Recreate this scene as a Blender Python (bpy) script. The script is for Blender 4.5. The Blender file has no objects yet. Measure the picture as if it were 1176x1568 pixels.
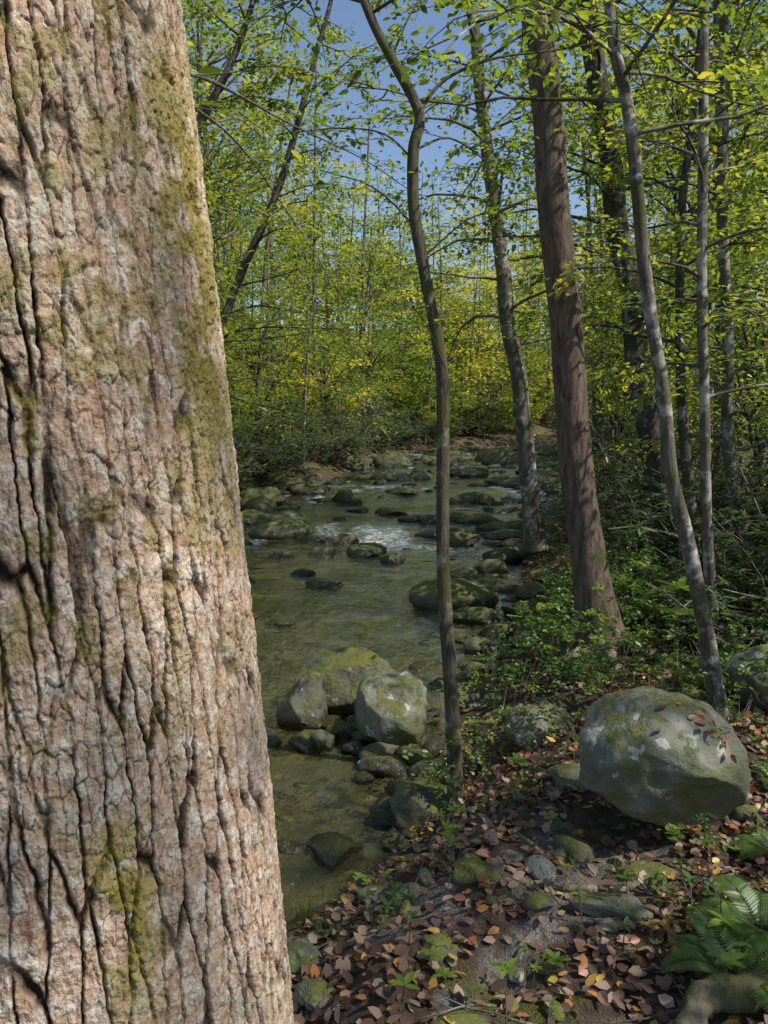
import bpy, math
import numpy as np
from mathutils import Vector
rng=np.random.default_rng(11)
sc=bpy.context.scene
R=lambda a,b,n=None: rng.uniform(a,b,n)

# ------------------------------------------------------------ noise
def _h(x,y,z,s):
    n=(x*374761393+y*668265263+z*1274126177+s*974634777)&0xffffffff
    n=((n^(n>>13))*1274126177)&0xffffffff
    n=((n^(n>>16))*2246822519)&0xffffffff
    return (n^(n>>15))/4294967295.0
def vn(x,y,z=0.0,s=0):
    x=np.asarray(x,float);y=np.asarray(y,float)
    z=np.zeros_like(x)+z
    ix=np.floor(x).astype(np.int64);iy=np.floor(y).astype(np.int64);iz=np.floor(z).astype(np.int64)
    fx=x-ix;fy=y-iy;fz=z-iz
    fx=fx*fx*(3-2*fx);fy=fy*fy*(3-2*fy);fz=fz*fz*(3-2*fz)
    r=0
    for a in (0,1):
        wa=fx if a else 1-fx
        for b in (0,1):
            wb=fy if b else 1-fy
            for c in (0,1):
                wc=fz if c else 1-fz
                r=r+_h(ix+a,iy+b,iz+c,s)*wa*wb*wc
    return r
def fbm(x,y,z=0.0,o=4,s=0):
    r=0;a=.5;t=0
    for i in range(o):
        r=r+a*vn(x*2**i,y*2**i,np.asarray(z)*2**i,s+i*7);t+=a;a*=.5
    return r/t
def worley(u,v,s=0,j=.9):
    iu=np.floor(u).astype(np.int64);iv=np.floor(v).astype(np.int64)
    f1=np.full(u.shape,9.0);f2=np.full(u.shape,9.0);zz=np.zeros_like(iu);cid=np.zeros(u.shape)
    for a in (-1,0,1):
        for b in (-1,0,1):
            cu=iu+a;cv=iv+b
            px=cu+.5+j*(_h(cu,cv,zz,s)-.5);py=cv+.5+j*(_h(cu,cv,zz,s+3)-.5)
            d=np.hypot(u-px,v-py)
            m=d<f1
            f2=np.where(m,f1,np.minimum(f2,d));f1=np.where(m,d,f1);cid=np.where(m,_h(cu,cv,zz,s+9),cid)
    return f1,f2,cid
def ss(a,b,x):
    t=np.clip((np.asarray(x,float)-a)/(b-a),0,1);return t*t*(3-2*t)
def nrm(v): return v/np.maximum(np.linalg.norm(v,axis=-1,keepdims=True),1e-9)

# ------------------------------------------------------------ mesh buffer
class Buf:
    def __init__(s): s.V=[];s.F=[];s.M=[];s.T=[];s.n=0
    def add(s,v,f,mat=0,t=0.0):
        v=np.asarray(v,float).reshape(-1,3);f=np.asarray(f,np.int64)
        s.V.append(v);s.F.append(f+s.n);s.M.append(mat)
        s.T.append(np.broadcast_to(np.asarray(t,float),(len(v),)).copy());s.n+=len(v)
    def mesh(s,name,mats,smooth=True,extra=None):
        me=bpy.data.meshes.new(name)
        V=np.concatenate(s.V).astype(np.float32)
        tot=np.concatenate([np.full(len(f),f.shape[1]) for f in s.F])
        L=np.concatenate([f.ravel() for f in s.F]).astype(np.int32)
        mi=np.concatenate([np.full(len(f),m) for f,m in zip(s.F,s.M)]).astype(np.int32)
        me.vertices.add(len(V));me.vertices.foreach_set('co',V.ravel())
        me.loops.add(len(L));me.loops.foreach_set('vertex_index',L)
        me.polygons.add(len(tot))
        st=np.concatenate([[0],np.cumsum(tot)[:-1]]).astype(np.int32)
        me.polygons.foreach_set('loop_start',st)
        me.polygons.foreach_set('material_index',mi)
        me.polygons.foreach_set('use_smooth',np.full(len(tot),smooth))
        a=me.attributes.new('tint','FLOAT','POINT');a.data.foreach_set('value',np.concatenate(s.T).astype(np.float32))
        if extra:
            for k,arr in extra.items():
                a=me.attributes.new(k,'FLOAT','POINT');a.data.foreach_set('value',np.asarray(arr,np.float32).ravel())
        me.update(calc_edges=True)
        for m in mats: me.materials.append(m)
        return me
    def obj(s,name,mats,**k): return mkobj(name,s.mesh(name,mats,**k))
def mkobj(name,me,loc=(0,0,0),rz=0,scale=1,parent=None,tilt=(0,0)):
    o=bpy.data.objects.new(name,me);sc.collection.objects.link(o)
    o.location=loc;o.rotation_euler=(tilt[0],tilt[1],rz);o.scale=(scale,)*3
    if parent: o.parent=parent
    return o

def catmull(P,n=8):
    P=np.asarray(P,float);Q=np.vstack([2*P[0]-P[1],P,2*P[-1]-P[-2]]);out=[]
    for i in range(1,len(Q)-2):
        t=np.linspace(0,1,n,endpoint=False)[:,None]
        a,b,c,d=Q[i-1],Q[i],Q[i+1],Q[i+2]
        out.append(.5*((2*b)+(-a+c)*t+(2*a-5*b+4*c-d)*t**2+(-a+3*b-3*c+d)*t**3))
    out.append(P[-1:]);return np.vstack(out)
def tube(buf,P,r,k=6,mat=0,t=0.0,rough=0.0,vert=False,rs=6.0):
    P=np.asarray(P,float);r=np.broadcast_to(np.asarray(r,float),(len(P),))
    T=nrm(np.gradient(P,axis=0))
    ref=np.array([1.,0,0]) if vert else np.array([0.03,.02,1.])
    U=nrm(np.cross(T,ref));W=np.cross(T,U)
    a=np.linspace(0,2*np.pi,k,endpoint=False)
    D=U[:,None]*np.cos(a)[None,:,None]+W[:,None]*np.sin(a)[None,:,None]
    rr=r[:,None]*np.ones((1,k))
    if rough:
        Q=P[:,None]+D*r[:,None,None]
        rr=rr*(1+rough*(fbm(Q[...,0]*rs*2,Q[...,1]*rs*2,Q[...,2]*rs*.5,3)-.5)*2)
    V=P[:,None]+D*rr[...,None]
    i=np.arange(len(P)-1)[:,None]*k;j=np.arange(k)[None];j2=(j+1)%k
    F=np.stack([i+j,i+j2,i+k+j2,i+k+j],-1).reshape(-1,4)
    buf.add(V.reshape(-1,3),F,mat,t)
def leaves(buf,C,A,N,L,W,mat=1,t=0.5,fold=.18,six=True,curl=0.0):
    n=len(C)
    if n==0: return
    A=nrm(A);S=nrm(np.cross(N,A));N=np.cross(A,S)
    L=np.broadcast_to(L,(n,))[:,None];W=np.broadcast_to(W,(n,))[:,None]
    t=np.broadcast_to(t,(n,))
    if six:
        c=np.broadcast_to(curl,(n,))[:,None]
        v=[C,C+A*L*.28+S*W*.46+N*W*(fold-.2*c),C+A*L*.68+S*W*.38+N*W*(fold+.6*c),C+A*L+N*W*c*1.1,C+A*L*.68-S*W*.38+N*W*(fold+.5*c),C+A*L*.28-S*W*.46+N*W*(fold+.1*c)]
        V=np.stack(v,1).reshape(-1,3);b=np.arange(n)[:,None]*6
        F=np.concatenate([b+np.array([[0,3,2,1]]),b+np.array([[0,5,4,3]])])
        buf.add(V,F,mat,np.repeat(t,6))
    else:
        v=[C,C+A*L*.5+S*W*.5+N*W*fold,C+A*L,C+A*L*.5-S*W*.5+N*W*fold]
        V=np.stack(v,1).reshape(-1,3);b=np.arange(n)[:,None]*4
        F=np.concatenate([b+np.array([[0,2,1]]),b+np.array([[0,3,2]])])
        buf.add(V,F,mat,np.repeat(t,4))
def rdir(n,z=.4):
    a=R(0,2*np.pi,n);return np.stack([np.cos(a),np.sin(a),rng.normal(0,z,n)],1)

# ------------------------------------------------------------ materials
def newmat(name):
    m=bpy.data.materials.new(name);m.use_nodes=True;nt=m.node_tree;nt.nodes.clear()
    o=nt.nodes.new('ShaderNodeOutputMaterial');return m,nt,o
class G:
    def __init__(s,nt): s.nt=nt
    def n(s,t,inp=None,**kw):
        x=s.nt.nodes.new('ShaderNode'+t)
        for k,v in kw.items(): setattr(x,k,v)
        for k,v in (inp or {}).items():
            if isinstance(v,bpy.types.NodeSocket): s.nt.links.new(v,x.inputs[k])
            else: x.inputs[k].default_value=v
        return x
    def ramp(s,f,stops,interp='LINEAR'):
        x=s.nt.nodes.new('ShaderNodeValToRGB');s.nt.links.new(f,x.inputs[0])
        e=x.color_ramp.elements;x.color_ramp.interpolation=interp
        while len(e)<len(stops): e.new(.5)
        for i,(p,c) in enumerate(stops):
            e[i].position=p;e[i].color=(c,c,c,1) if not hasattr(c,'__len__') else (*c,1)
        return x.outputs[0]
    def mix(s,f,a,b,bt='MIX'):
        x=s.nt.nodes.new('ShaderNodeMix');x.data_type='RGBA';x.blend_type=bt
        for i,v in ((0,f),(6,a),(7,b)):
            if isinstance(v,bpy.types.NodeSocket): s.nt.links.new(v,x.inputs[i])
            elif i==0: x.inputs[0].default_value=v
            else: x.inputs[i].default_value=(*v,1)
        return x.outputs[2]
    def math(s,op,a,b=0.0,clamp=False):
        x=s.nt.nodes.new('ShaderNodeMath');x.operation=op;x.use_clamp=clamp
        for i,v in ((0,a),(1,b)):
            if isinstance(v,bpy.types.NodeSocket): s.nt.links.new(v,x.inputs[i])
            else: x.inputs[i].default_value=v
        return x.outputs[0]
    def noise(s,vec,scale,detail=4,rough=.55,dist=0.0):
        return s.n('TexNoise',{'Vector':vec,'Scale':scale,'Detail':detail,'Roughness':rough,'Distortion':dist}).outputs[0]
    def attr(s,name): return s.n('Attribute',attribute_name=name).outputs['Fac']
    def coord(s,sx=1,sy=1,sz=1):
        tc=s.n('TexCoord').outputs['Object']
        return s.n('Mapping',{'Vector':tc,'Scale':(sx,sy,sz)}).outputs[0]
    def bump(s,h,st=.5,d=.02,normal=None):
        i={'Height':h,'Strength':st,'Distance':d}
        if normal is not None: i['Normal']=normal
        return s.n('Bump',i).outputs[0]
    def princ(s,col,rough=.7,normal=None,spec=.5):
        i={'Base Color':col if isinstance(col,bpy.types.NodeSocket) else (*col,1),'Roughness':rough,'Specular IOR Level':spec}
        if normal is not None: i['Normal']=normal
        return s.n('BsdfPrincipled',i).outputs[0]
    def out(s,o,sh): s.nt.links.new(sh,o.inputs[0])

def mat_leaf(name,stops,trans=.5,rough=.40,spec=.6,tmul=(2.9,2.55,1.0)):
    m,nt,o=newmat(name);g=G(nt)
    c=g.ramp(g.attr('tint'),stops)
    c2=g.mix(1.0,c,tmul,'MULTIPLY')
    p=g.princ(c,rough,spec=spec)
    t=g.n('BsdfTranslucent',{'Color':c2}).outputs[0]
    x=g.n('MixShader',{0:trans,1:p,2:t}).outputs[0]
    g.out(o,x);return m
def mat_bark(name,c1,c2,lich=(.32,.34,.30),la=.5,moss=.0,sc_=1.0,bs=.9):
    m,nt,o=newmat(name);g=G(nt)
    v=g.coord(1,1,.22);v1=g.coord()
    n1=g.noise(v,26*sc_,6,.65,.6)
    n2=g.noise(v1,5,4,.6);n3=g.noise(v1,17,3,.6)
    c=g.mix(g.ramp(n1,[(.35,0),(.62,1)]),c1,c2)
    c=g.mix(g.ramp(g.math('ADD',g.math('MULTIPLY',n2,.7),g.math('MULTIPLY',n3,.3)),[(.62-.16*la,0),(.66-.12*la,.8)]),c,lich)
    if moss: c=g.mix(g.ramp(g.noise(v1,3.1,5,.6),[(.62-.25*moss,0),(.70-.2*moss,.85)]),c,(.075,.08,.02))
    b=g.bump(n1,bs,.03)
    g.out(o,g.princ(c,.85,b,.25));return m
def mat_rock(name,base1=(.05,.048,.04),base2=(.17,.165,.135),moss=.5,lichen=.5,film=.4):
    m,nt,o=newmat(name);g=G(nt);v=g.coord()
    wet=g.attr('tint')
    n1=g.noise(v,4.5,6,.62,.4);n2=g.noise(v,38,4,.7);n3=g.noise(v,9,4,.6,.5)
    c=g.mix(g.ramp(n1,[(.32,0),(.68,1)]),base1,base2)
    c=g.mix(g.math('MULTIPLY',n2,.5),c,(.07,.06,.05),'MIX')
    c=g.mix(g.math('MULTIPLY',g.ramp(g.noise(v,2.6,4,.65,.6),[(.40,0),(.56,1)]),film),c,(.12,.13,.042))
    wv=g.n('VectorMath',{0:v,1:g.n('VectorMath',{0:g.n('TexNoise',{'Vector':v,'Scale':16.0,'Detail':3.0}).outputs[1],1:(.12,.12,.12)},operation='MULTIPLY').outputs[0]},operation='ADD').outputs[0]
    vo=g.n('TexVoronoi',{'Vector':wv,'Scale':8.5,'Randomness':1.0});vr=g.n('SeparateColor',{0:vo.outputs['Color']}).outputs[0]
    lf=g.math('ADD',vo.outputs[0],g.math('ADD',g.math('MULTIPLY',n2,.26),g.math('MULTIPLY',vr,.35)))
    li=g.ramp(lf,[(.28+.28*lichen,1),(.33+.28*lichen,0)])
    c=g.mix(g.math('MULTIPLY',li,.8),c,(.46,.48,.38))
    nz=g.n('SeparateXYZ',{0:g.n('NewGeometry').outputs['Normal']}).outputs[2]
    mf=g.math('ADD',g.math('MULTIPLY',nz,.24),g.math('ADD',g.math('MULTIPLY',n3,.75),g.math('MULTIPLY',n2,.25)))
    mf=g.ramp(mf,[(.78-.22*moss,0),(.86-.2*moss,1)])
    mc=g.mix(g.noise(v,60,3,.7),(.035,.05,.010),(.22,.22,.03))
    c=g.mix(g.math('MULTIPLY',mf,.9),c,mc)
    c=g.mix(wet,c,(.32,.31,.26),'MULTIPLY')
    ro=g.math('SUBTRACT',.8,g.math('MULTIPLY',wet,.6))
    h=g.math('ADD',g.math('MULTIPLY',n1,.8),g.math('ADD',g.math('MULTIPLY',n2,.35),g.math('MULTIPLY',mf,.2)))
    b=g.bump(h,.9,.035)
    g.out(o,g.princ(c,ro,b,.4));return m

YG=[(0,(.028,.055,.018)),(.3,(.066,.115,.026)),(.6,(.14,.195,.040)),(.88,(.26,.285,.055)),(1,(.39,.31,.06))]
M_leaf=mat_leaf('green_leaf',YG,.5)
M_leaf_y=mat_leaf('autumn_green_leaf',[(0,(.055,.09,.024)),(.3,(.135,.178,.036)),(.6,(.25,.28,.052)),(.88,(.39,.37,.075)),(1,(.42,.26,.06))],.55,tmul=(2.25,2.1,1.0))
M_rhodo=mat_leaf('rhododendron_leaf',[(0,(.03,.058,.024)),(.6,(.075,.112,.045)),(1,(.17,.20,.08))],.25,.2,1.,(2,1.9,.9))
M_plant=mat_leaf('plant_leaf',[(0,(.045,.085,.022)),(.6,(.10,.17,.035)),(1,(.21,.30,.05))],.4)
M_lit=mat_leaf('fallen_leaf',[(0,(.06,.036,.027)),(.25,(.16,.088,.058)),(.45,(.29,.17,.115)),(.62,(.44,.32,.23)),(.78,(.32,.095,.045)),(.9,(.54,.25,.06)),(1,(.6,.45,.08))],.2,.45,.5,(1.2,1,.6))
B_brown=mat_bark('brown_bark',(.060,.042,.03),(.19,.135,.10),(.24,.21,.17),.15,.35)
B_dark=mat_bark('dark_bark',(.03,.026,.02),(.10,.085,.065),(.28,.28,.25),.4,.2)
B_grey=mat_bark('grey_bark',(.065,.055,.042),(.18,.155,.12),(.40,.40,.34),.55,.35,.7,.6)
B_pale=mat_bark('grey_birch_bark',(.06,.052,.04),(.19,.165,.13),(.50,.48,.42),.65,.6,.7,.6)
B_thin=mat_bark('sapling_bark',(.045,.036,.025),(.14,.115,.08),(.28,.27,.2),.4,.6,1.2,.7)
B_twig=mat_bark('twig_bark',(.08,.065,.045),(.20,.17,.13),(.32,.31,.28),.5,0)
M_rock=mat_rock('creek_rock',(.045,.043,.037),(.19,.18,.15),moss=.60,lichen=.12,film=.55)
M_bould=mat_rock('boulder_stone',(.15,.147,.12),(.36,.355,.30),moss=.38,lichen=.60,film=.8)
M_mossy=mat_rock('mossy_stone',(.075,.072,.058),(.23,.22,.18),moss=.8,lichen=.25,film=.6)

# ------------------------------------------------------------ terrain
YRb=[-400,-60,-5,0,1,2,2.6,3.22,3.47,3.75,4.08,4.47,4.94,5.5,6.2,7.1,8.3,10,12.2,15.7,22,29,36.6,42,60,90,450]
XRb=[-60,-16,-4,-2.2,-1.7,-1.15,-.8,-.44,-.22,-.10,.02,.13,.2,.42,.73,1.08,1.44,1.9,2.4,3.37,5,6.66,8.9,11,26,66,600]
YLb=[-400,-60,0,5,9,12,15.7,22,29,36,42,60,90,450]
XLb=[-70,-24,-8,-5.4,-4.8,-4.1,-3.3,-2.6,-1.1,.37,2.3,16,55,588]
def wz(y):
    return -.6+.10*ss(13,17,y)+.11*ss(19.5,22.5,y)+.12*ss(26,30,y)+.14*ss(33,39,y)
def bank(x,y):
    wob=.25*(vn(y*.9,x*0,5.,3)-.5)+.12*(vn(y*3.1,x*0,9.,4)-.5)
    return np.maximum(x-np.interp(y,YRb,XRb)+wob,np.interp(y,YLb,XLb)-x+wob*1.5)
def hgt(x,y):
    x=np.asarray(x,float);y=np.asarray(y,float)
    dr=x-np.interp(y,YRb,XRb);dl=np.interp(y,YLb,XLb)-x
    d=bank(x,y);w=wz(y)
    h=w-.10-.33*ss(0,1.6,-d)
    land=.10+.5*ss(0,1.15,d)+.025*np.maximum(d-1.5,0)
    h=h+land*ss(-.12,.05,d)
    hill=np.where(dr>0,.17*np.maximum(dr-9,0),.16*np.maximum(dl-4,0))
    hill=hill+.05*np.maximum(y-60,0)*ss(0,12,d)
    h=h+14*np.tanh(hill/14)
    r=np.hypot(x,y-3)
    a=ss(-.3,.5,d)
    h=h+a*(.16*(fbm(x*.9,y*.9,1.,3)-.5)+.13*(fbm(x*2.7,y*2.7,2.,3,5)-.5)*(1-ss(10,30,r)))
    h=h+.05*(fbm(x*9,y*9,3.,2,9)-.5)*(1-ss(5,12,r))+.5*(vn(x*.12,y*.12)-.5)*ss(12,30,r)*a
    return h
n=520
t=np.linspace(-1,1,n)
gx=.8+.85*np.sinh(6.8*t);gy=3.3+.85*np.sinh(6.8*t)
X,Y=np.meshgrid(gx,gy);Z=hgt(X,Y)
i=np.arange(n-1)[:,None]*n;j=np.arange(n-1)[None]
F=np.stack([i+j,i+j+1,i+n+j+1,i+n+j],-1).reshape(-1,4)
m,nt,o=newmat('forest_floor');g=G(nt);v=g.coord()
d=g.attr('tint')
n1=g.noise(v,3,5,.6);n2=g.noise(v,30,5,.7);n3=g.noise(v,1.3,4,.6,.5)
vor=g.n('TexVoronoi',{'Vector':v,'Scale':24.0});vf=g.n('SeparateColor',{0:vor.outputs['Color']}).outputs[0]
lit=g.ramp(vf,[(0,(.04,.025,.018)),(.3,(.11,.065,.045)),(.6,(.20,.12,.085)),(.8,(.08,.045,.03)),(1,(.27,.16,.08))])
soil=g.mix(n2,(.035,.028,.02),(.15,.11,.08))
c=g.mix(g.ramp(n1,[(.35,.15),(.55,.5)]),soil,lit)
gn=g.noise(v,160,2,.6)
grv=g.ramp(gn,[(.3,(.09,.085,.075)),(.7,(.50,.47,.43))])
gm=g.attr('gravel')
c=g.mix(g.math('MULTIPLY',gm,g.ramp(n2,[(.38,.1),(.58,.85)])),c,grv)
mossc=g.mix(g.noise(v,70,3,.7),(.035,.042,.012),(.18,.18,.03))
c=g.mix(g.ramp(g.math('ADD',n3,g.math('MULTIPLY',g.math('SUBTRACT',n2,.5),.35)),[(.52,0),(.60,.85)]),c,mossc)
v2=g.n('TexVoronoi',{'Vector':v,'Scale':9.0},feature='F1')
bed=g.mix(g.n('SeparateColor',{0:v2.outputs['Color']}).outputs[1],(.09,.08,.05),(.50,.44,.28))
bed=g.mix(g.math('MULTIPLY',g.noise(v,2.5,4),.8),bed,(.28,.25,.12))
c=g.mix(g.ramp(d,[(.48,1),(.505,0)]),c,bed)
h=g.math('ADD',g.math('MULTIPLY',n2,1.2),g.math('ADD',g.math('MULTIPLY',g.noise(v,90,3,.7),.5),g.math('MULTIPLY',gn,.3)))
g.out(o,g.princ(c,.9,g.bump(h,1.,.03),.2))
M_ground=m
def gravel(x,y):
    return ss(.62,.72,fbm(x*2.6+4,y*2.6,6.,4,31)+.09*np.exp(-((x-.35)/.45)**2-((y-2.2)/.45)**2)-.06*ss(3.0,5,np.hypot(x,y)))
b=Buf();b.add(np.stack([X,Y,Z],-1),F,0,np.clip(bank(X,Y).ravel()*.25+.5,0,1));b.obj('ground',[M_ground],extra={'gravel':gravel(X,Y)})

# ------------------------------------------------------------ water
ny,nx=900,150
yy=np.concatenate([np.linspace(-20,1.5,40,endpoint=False),np.linspace(1.5,24,520,endpoint=False),np.linspace(24,80,ny-560)])
xr=np.interp(yy,YRb,XRb)+.9;xl=np.interp(yy,YLb,XLb)-.9
s=np.linspace(0,1,nx)
Xw=xl[:,None]*(1-s)+xr[:,None]*s;Yw=np.repeat(yy[:,None],nx,1)
zone=(.75*ss(12.5,13.5,Yw)*(1-ss(15.5,17,Yw))+.85*ss(19,20,Yw)*(1-ss(22.5,24,Yw))+.9*ss(25.5,27,Yw)*(1-ss(30,31,Yw))+.9*ss(32.5,34,Yw)*(1-ss(39,42,Yw)))
turb=(fbm(Xw*1.6,Yw*1.1,0.,3)-.5)
Zw=wz(Yw+.8*(vn(Xw*.8,Yw*.3)-.5))+zone*turb*.12+.014*(fbm(Xw*2.2,Yw*3.0,4.,3)-.5)+.008*(fbm(Xw*7,Yw*9,4.,2)-.5)
foam=.85*ss(.53,.66,fbm(Xw*1.3+7,Yw*.55,2.,4,3))*zone
F=(lambda k:(np.stack([(np.arange(ny-1)[:,None]*k+np.arange(k-1)[None])+q for q in (0,1,k+1,k)],-1).reshape(-1,4)))(nx)
m,nt,o=newmat('creek_water');g=G(nt);v=g.coord(1,.55,1)
fo=g.attr('tint')
w1=g.noise(v,5.5,4,.6,.6);w2=g.noise(v,19,3,.6,.8);w3=g.noise(g.coord(1,.8,1),1.3,2,.5)
hh=g.math('ADD',g.math('MULTIPLY',w1,1.0),g.math('MULTIPLY',w2,.4))
hh=g.math('MULTIPLY',hh,g.ramp(w3,[(.35,.3),(.6,1)]))
bp=g.bump(hh,.9,.075)
fr=g.n('Fresnel',{'IOR':1.33,'Normal':bp}).outputs[0]
tr=g.n('BsdfTransparent',{'Color':(.84,.80,.54,1)}).outputs[0]
murk=g.princ((.21,.20,.075),.4,bp,.0)
under=g.n('MixShader',{0:.26,1:tr,2:murk}).outputs[0]
gl=g.n('BsdfGlossy',{'Color':(1,1,1,1),'Roughness':.03,'Normal':bp}).outputs[0]
x=g.n('MixShader',{0:g.math('MULTIPLY',fr,1.8,True),1:under,2:gl}).outputs[0]
fm=g.math('MULTIPLY',fo,g.ramp(g.noise(v,14,5,.75,.5),[(.36,0),(.6,1)]))
fw=g.princ((.8,.82,.84),.5,bp)
x=g.n('MixShader',{0:fm,1:x,2:fw}).outputs[0]
g.out(o,x)
b=Buf();b.add(np.stack([Xw,Yw,Zw],-1),F,0,foam.ravel());b.obj('creek_water',[m])

# ------------------------------------------------------------ rocks
def ico(sub):
    import bmesh
    bm=bmesh.new();bmesh.ops.create_icosphere(bm,subdivisions=sub,radius=1)
    V=np.array([v.co[:] for v in bm.verts]);F=np.array([[v.index for v in f.verts] for f in bm.faces]);bm.free();return V,F
ICO={k:ico(k) for k in (3,4,5,6)}
def rock(buf,c,size,seed,sub=4,cuts=9,ns=1.0,rz=None,mat=0,wl=None,flat=.72):
    V,F=ICO[sub];V=V.copy();r=np.random.default_rng(seed)
    for q in range(cuts):
        nn=r.normal(size=3);nn/=np.linalg.norm(nn);dd=r.uniform(flat-.18,flat+.15)
        k=V@nn;m=k>dd
        V[m]-=np.outer((k[m]-dd)*.97,nn)
    o=r.uniform(0,90)
    V=V*(1+.40*ns*(fbm(V[:,0]*1.3+o,V[:,1]*1.3,V[:,2]*1.3+o,3)-.5)[:,None]+.12*ns*(fbm(V[:,0]*6+o,V[:,1]*6,V[:,2]*6,3)-.5)[:,None])
    V=V*np.asarray(size)*1.12
    a=r.uniform(0,6.28) if rz is None else rz
    ca,sa=math.cos(a),math.sin(a)
    V=np.stack([V[:,0]*ca-V[:,1]*sa,V[:,0]*sa+V[:,1]*ca,V[:,2]],1)+np.asarray(c)
    t=0.0
    if wl is not None: t=1-.95*ss(wl+.03,wl+.12+.10*r.uniform(),V[:,2]+.05*(fbm(V[:,0]*7,V[:,1]*7,V[:,2]*7,2)-.5))
    buf.add(V,F,mat,t)
    return V
def boulder(name,c,size,seed,mat,sub=5,rz=0,cuts=9,ns=1.,wl=None,flat=.78,lv=None):
    b=Buf();V=rock(b,(0,0,0),size,seed,sub,cuts,ns,rz,0,None if wl is None else wl-c[2],flat)
    o=b.obj(name,[mat]);o.location=c;return V+np.asarray(c)
VB=boulder('boulder',(1.14,3.08,.19),(.335,.31,.27),5,M_bould,6,.2,11,.8,None,.84)
boulder('boulder',(2.32,4.35,.08),(.28,.26,.22),8,M_bould,5,1.)
W=-.6
boulder('mossy_boulder',(.06,5.05,-.42),(.25,.25,.30),41,M_bould,5,.9,12,.9,W,.76)
boulder('mossy_boulder',(-.24,5.75,-.46),(.42,.30,.30),22,M_mossy,5,.1,14,.9,W,.68)
boulder('mossy_boulder',(-.57,5.4,-.50),(.2,.2,.27),23,M_mossy,5,.3,12,.8,W,.68)
boulder('mossy_boulder',(.87,9.1,-.52),(.5,.36,.30),24,M_mossy,5,0,11,.8,W)
boulder('mossy_boulder',(.93,4.25,-.14),(.21,.17,.12),25,M_bould,5,.2)
boulder('mossy_boulder',(.26,3.98,-.54),(.22,.18,.2),29,M_mossy,5,.2)
b=Buf()
L=[(-.42,5.02,.14,.12,.12),(-.03,4.72,.19,.13,.09),(-.78,5.1,.10,.1,.07),(-.05,5.45,.3,.2,.2),(.42,5.2,.18,.15,.13),(.40,4.72,.12,.1,.10),(.62,5.0,.1,.1,.1),(-.3,5.2,.12,.1,.1),(-.2,4.95,.1,.08,.07),
 (.27,4.6,.13,.1,.1),(.55,6.0,.2,.15,.12),(.8,6.4,.18,.14,.13),(.95,7.2,.2,.14,.12),(1.0,8.3,.32,.2,.17),(.75,7.6,.25,.17,.12),(1.2,7.7,.2,.15,.11),(.5,5.6,.15,.12,.1),(.3,5.5,.15,.12,.12),
 (-2.0,14.4,.62,.4,.28),(-1.0,12.5,.3,.2,.14),(-.28,12.5,.42,.3,.18),(-1.7,12.3,.3,.2,.11),(-.85,10.1,.32,.2,.08),(-1.15,8.15,.2,.14,.06),(-1.55,8.4,.15,.1,.06),(.1,11.8,.25,.18,.13),
 (.1,17.2,.45,.3,.17),(-.7,13.5,.25,.2,.16),(-2.6,22,.95,.6,.45),(-1.2,29,.8,.5,.4),(.4,31,.9,.6,.45),(2.6,32,.8,.6,.4),(5.0,32,1.1,.7,.65),(3.0,27,.8,.5,.25),(3.6,24,.7,.4,.2),(-2.9,19,.6,.5,.3),
 (1.4,13.5,.4,.25,.2),(1.9,12.,.35,.25,.2),(1.1,10.6,.3,.2,.15),(1.5,11,.35,.2,.17),(-.25,3.7,.15,.13,.1),(-1.2,10.9,.22,.13,.08),(2.2,15,.4,.3,.2),(1.0,16.,.4,.3,.16)]
for q,(x,y,a,c,h) in enumerate(L):
    rock(b,(x,y,float(wz(np.array(y)))+h*.1),(a*.9,c,h),100+q,4,11,1,R(-.4,.4),0,float(wz(np.array(y))))
for q in range(46):
    x=rng.normal(.05,.38);y=rng.normal(5.1,.42);a=R(.04,.12)
    rock(b,(x,y,W+R(-.03,.06)),(a*1.3,a,a*.8),700+q,3,10,1.1,R(-.6,.6),0,W)
k=0
while k<800:
    y=3.4+42*rng.random()**1.15;xr_=np.interp(y,YRb,XRb);xl_=np.interp(y,YLb,XLb)
    u=rng.random()
    if u<.5: x=xr_+rng.normal(-.1,.22+.018*y)
    elif u<.68: x=xl_+rng.normal(.1,.35+.02*y)
    else:
        if y<9.5: continue
        x=R(xl_,xr_)
        zn=(12<y<16.5) or (19<y<24) or (25<y<31) or y>32
        if not zn and rng.random()<.7: continue
    s_=(.045+.0050*y)*math.exp(rng.normal(0,.6));s_=min(s_,.5)
    wl=float(wz(np.array(y)));z=max(float(hgt(x,y)),wl-.03)
    rock(b,(x,y,z+s_*.04),(s_*R(.9,1.8),s_*R(.7,1.1),s_*R(.35,.8)),1000+k,3,10,1.1,R(-.6,.6),0,wl);k+=1
b.obj('creek_rocks',[M_rock])
b=Buf()
for q,(x,y,a,c,h) in enumerate([(-.30,2.50,.09,.08,.07),(.18,2.35,.08,.06,.03),(.80,2.5,.13,.07,.04),(1.02,2.75,.14,.07,.04),(-.2,3.55,.1,.08,.09),(.78,2.92,.10,.08,.06),
    (-.2,2.2,.08,.05,.03),(.22,2.0,.10,.07,.03),(-.02,3.1,.08,.06,.05),(.35,2.7,.10,.08,.04),(.93,3.5,.14,.1,.07),(1.55,3.4,.09,.09,.07),(.1,2.75,.07,.07,.05),(.62,4.4,.09,.08,.07)]):
    rock(b,(x,y,float(hgt(x,y))+h*.1),(a,c,h),300+q,4,10,1,R(-.5,.5),q%2)
for q in range(480):
    x=R(-.6,2.4);y=R(1.6,6.5)
    if bank(np.array(x),np.array(y))<.1: continue
    a=.010+.02*rng.random()**2+(.035*rng.random() if rng.random()<.22 else 0)
    rock(b,(x,y,float(hgt(x,y))+a*.2),(a*1.3,a,a*.7),900+q,3,9,1,None,int(rng.random()<.4))
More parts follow.
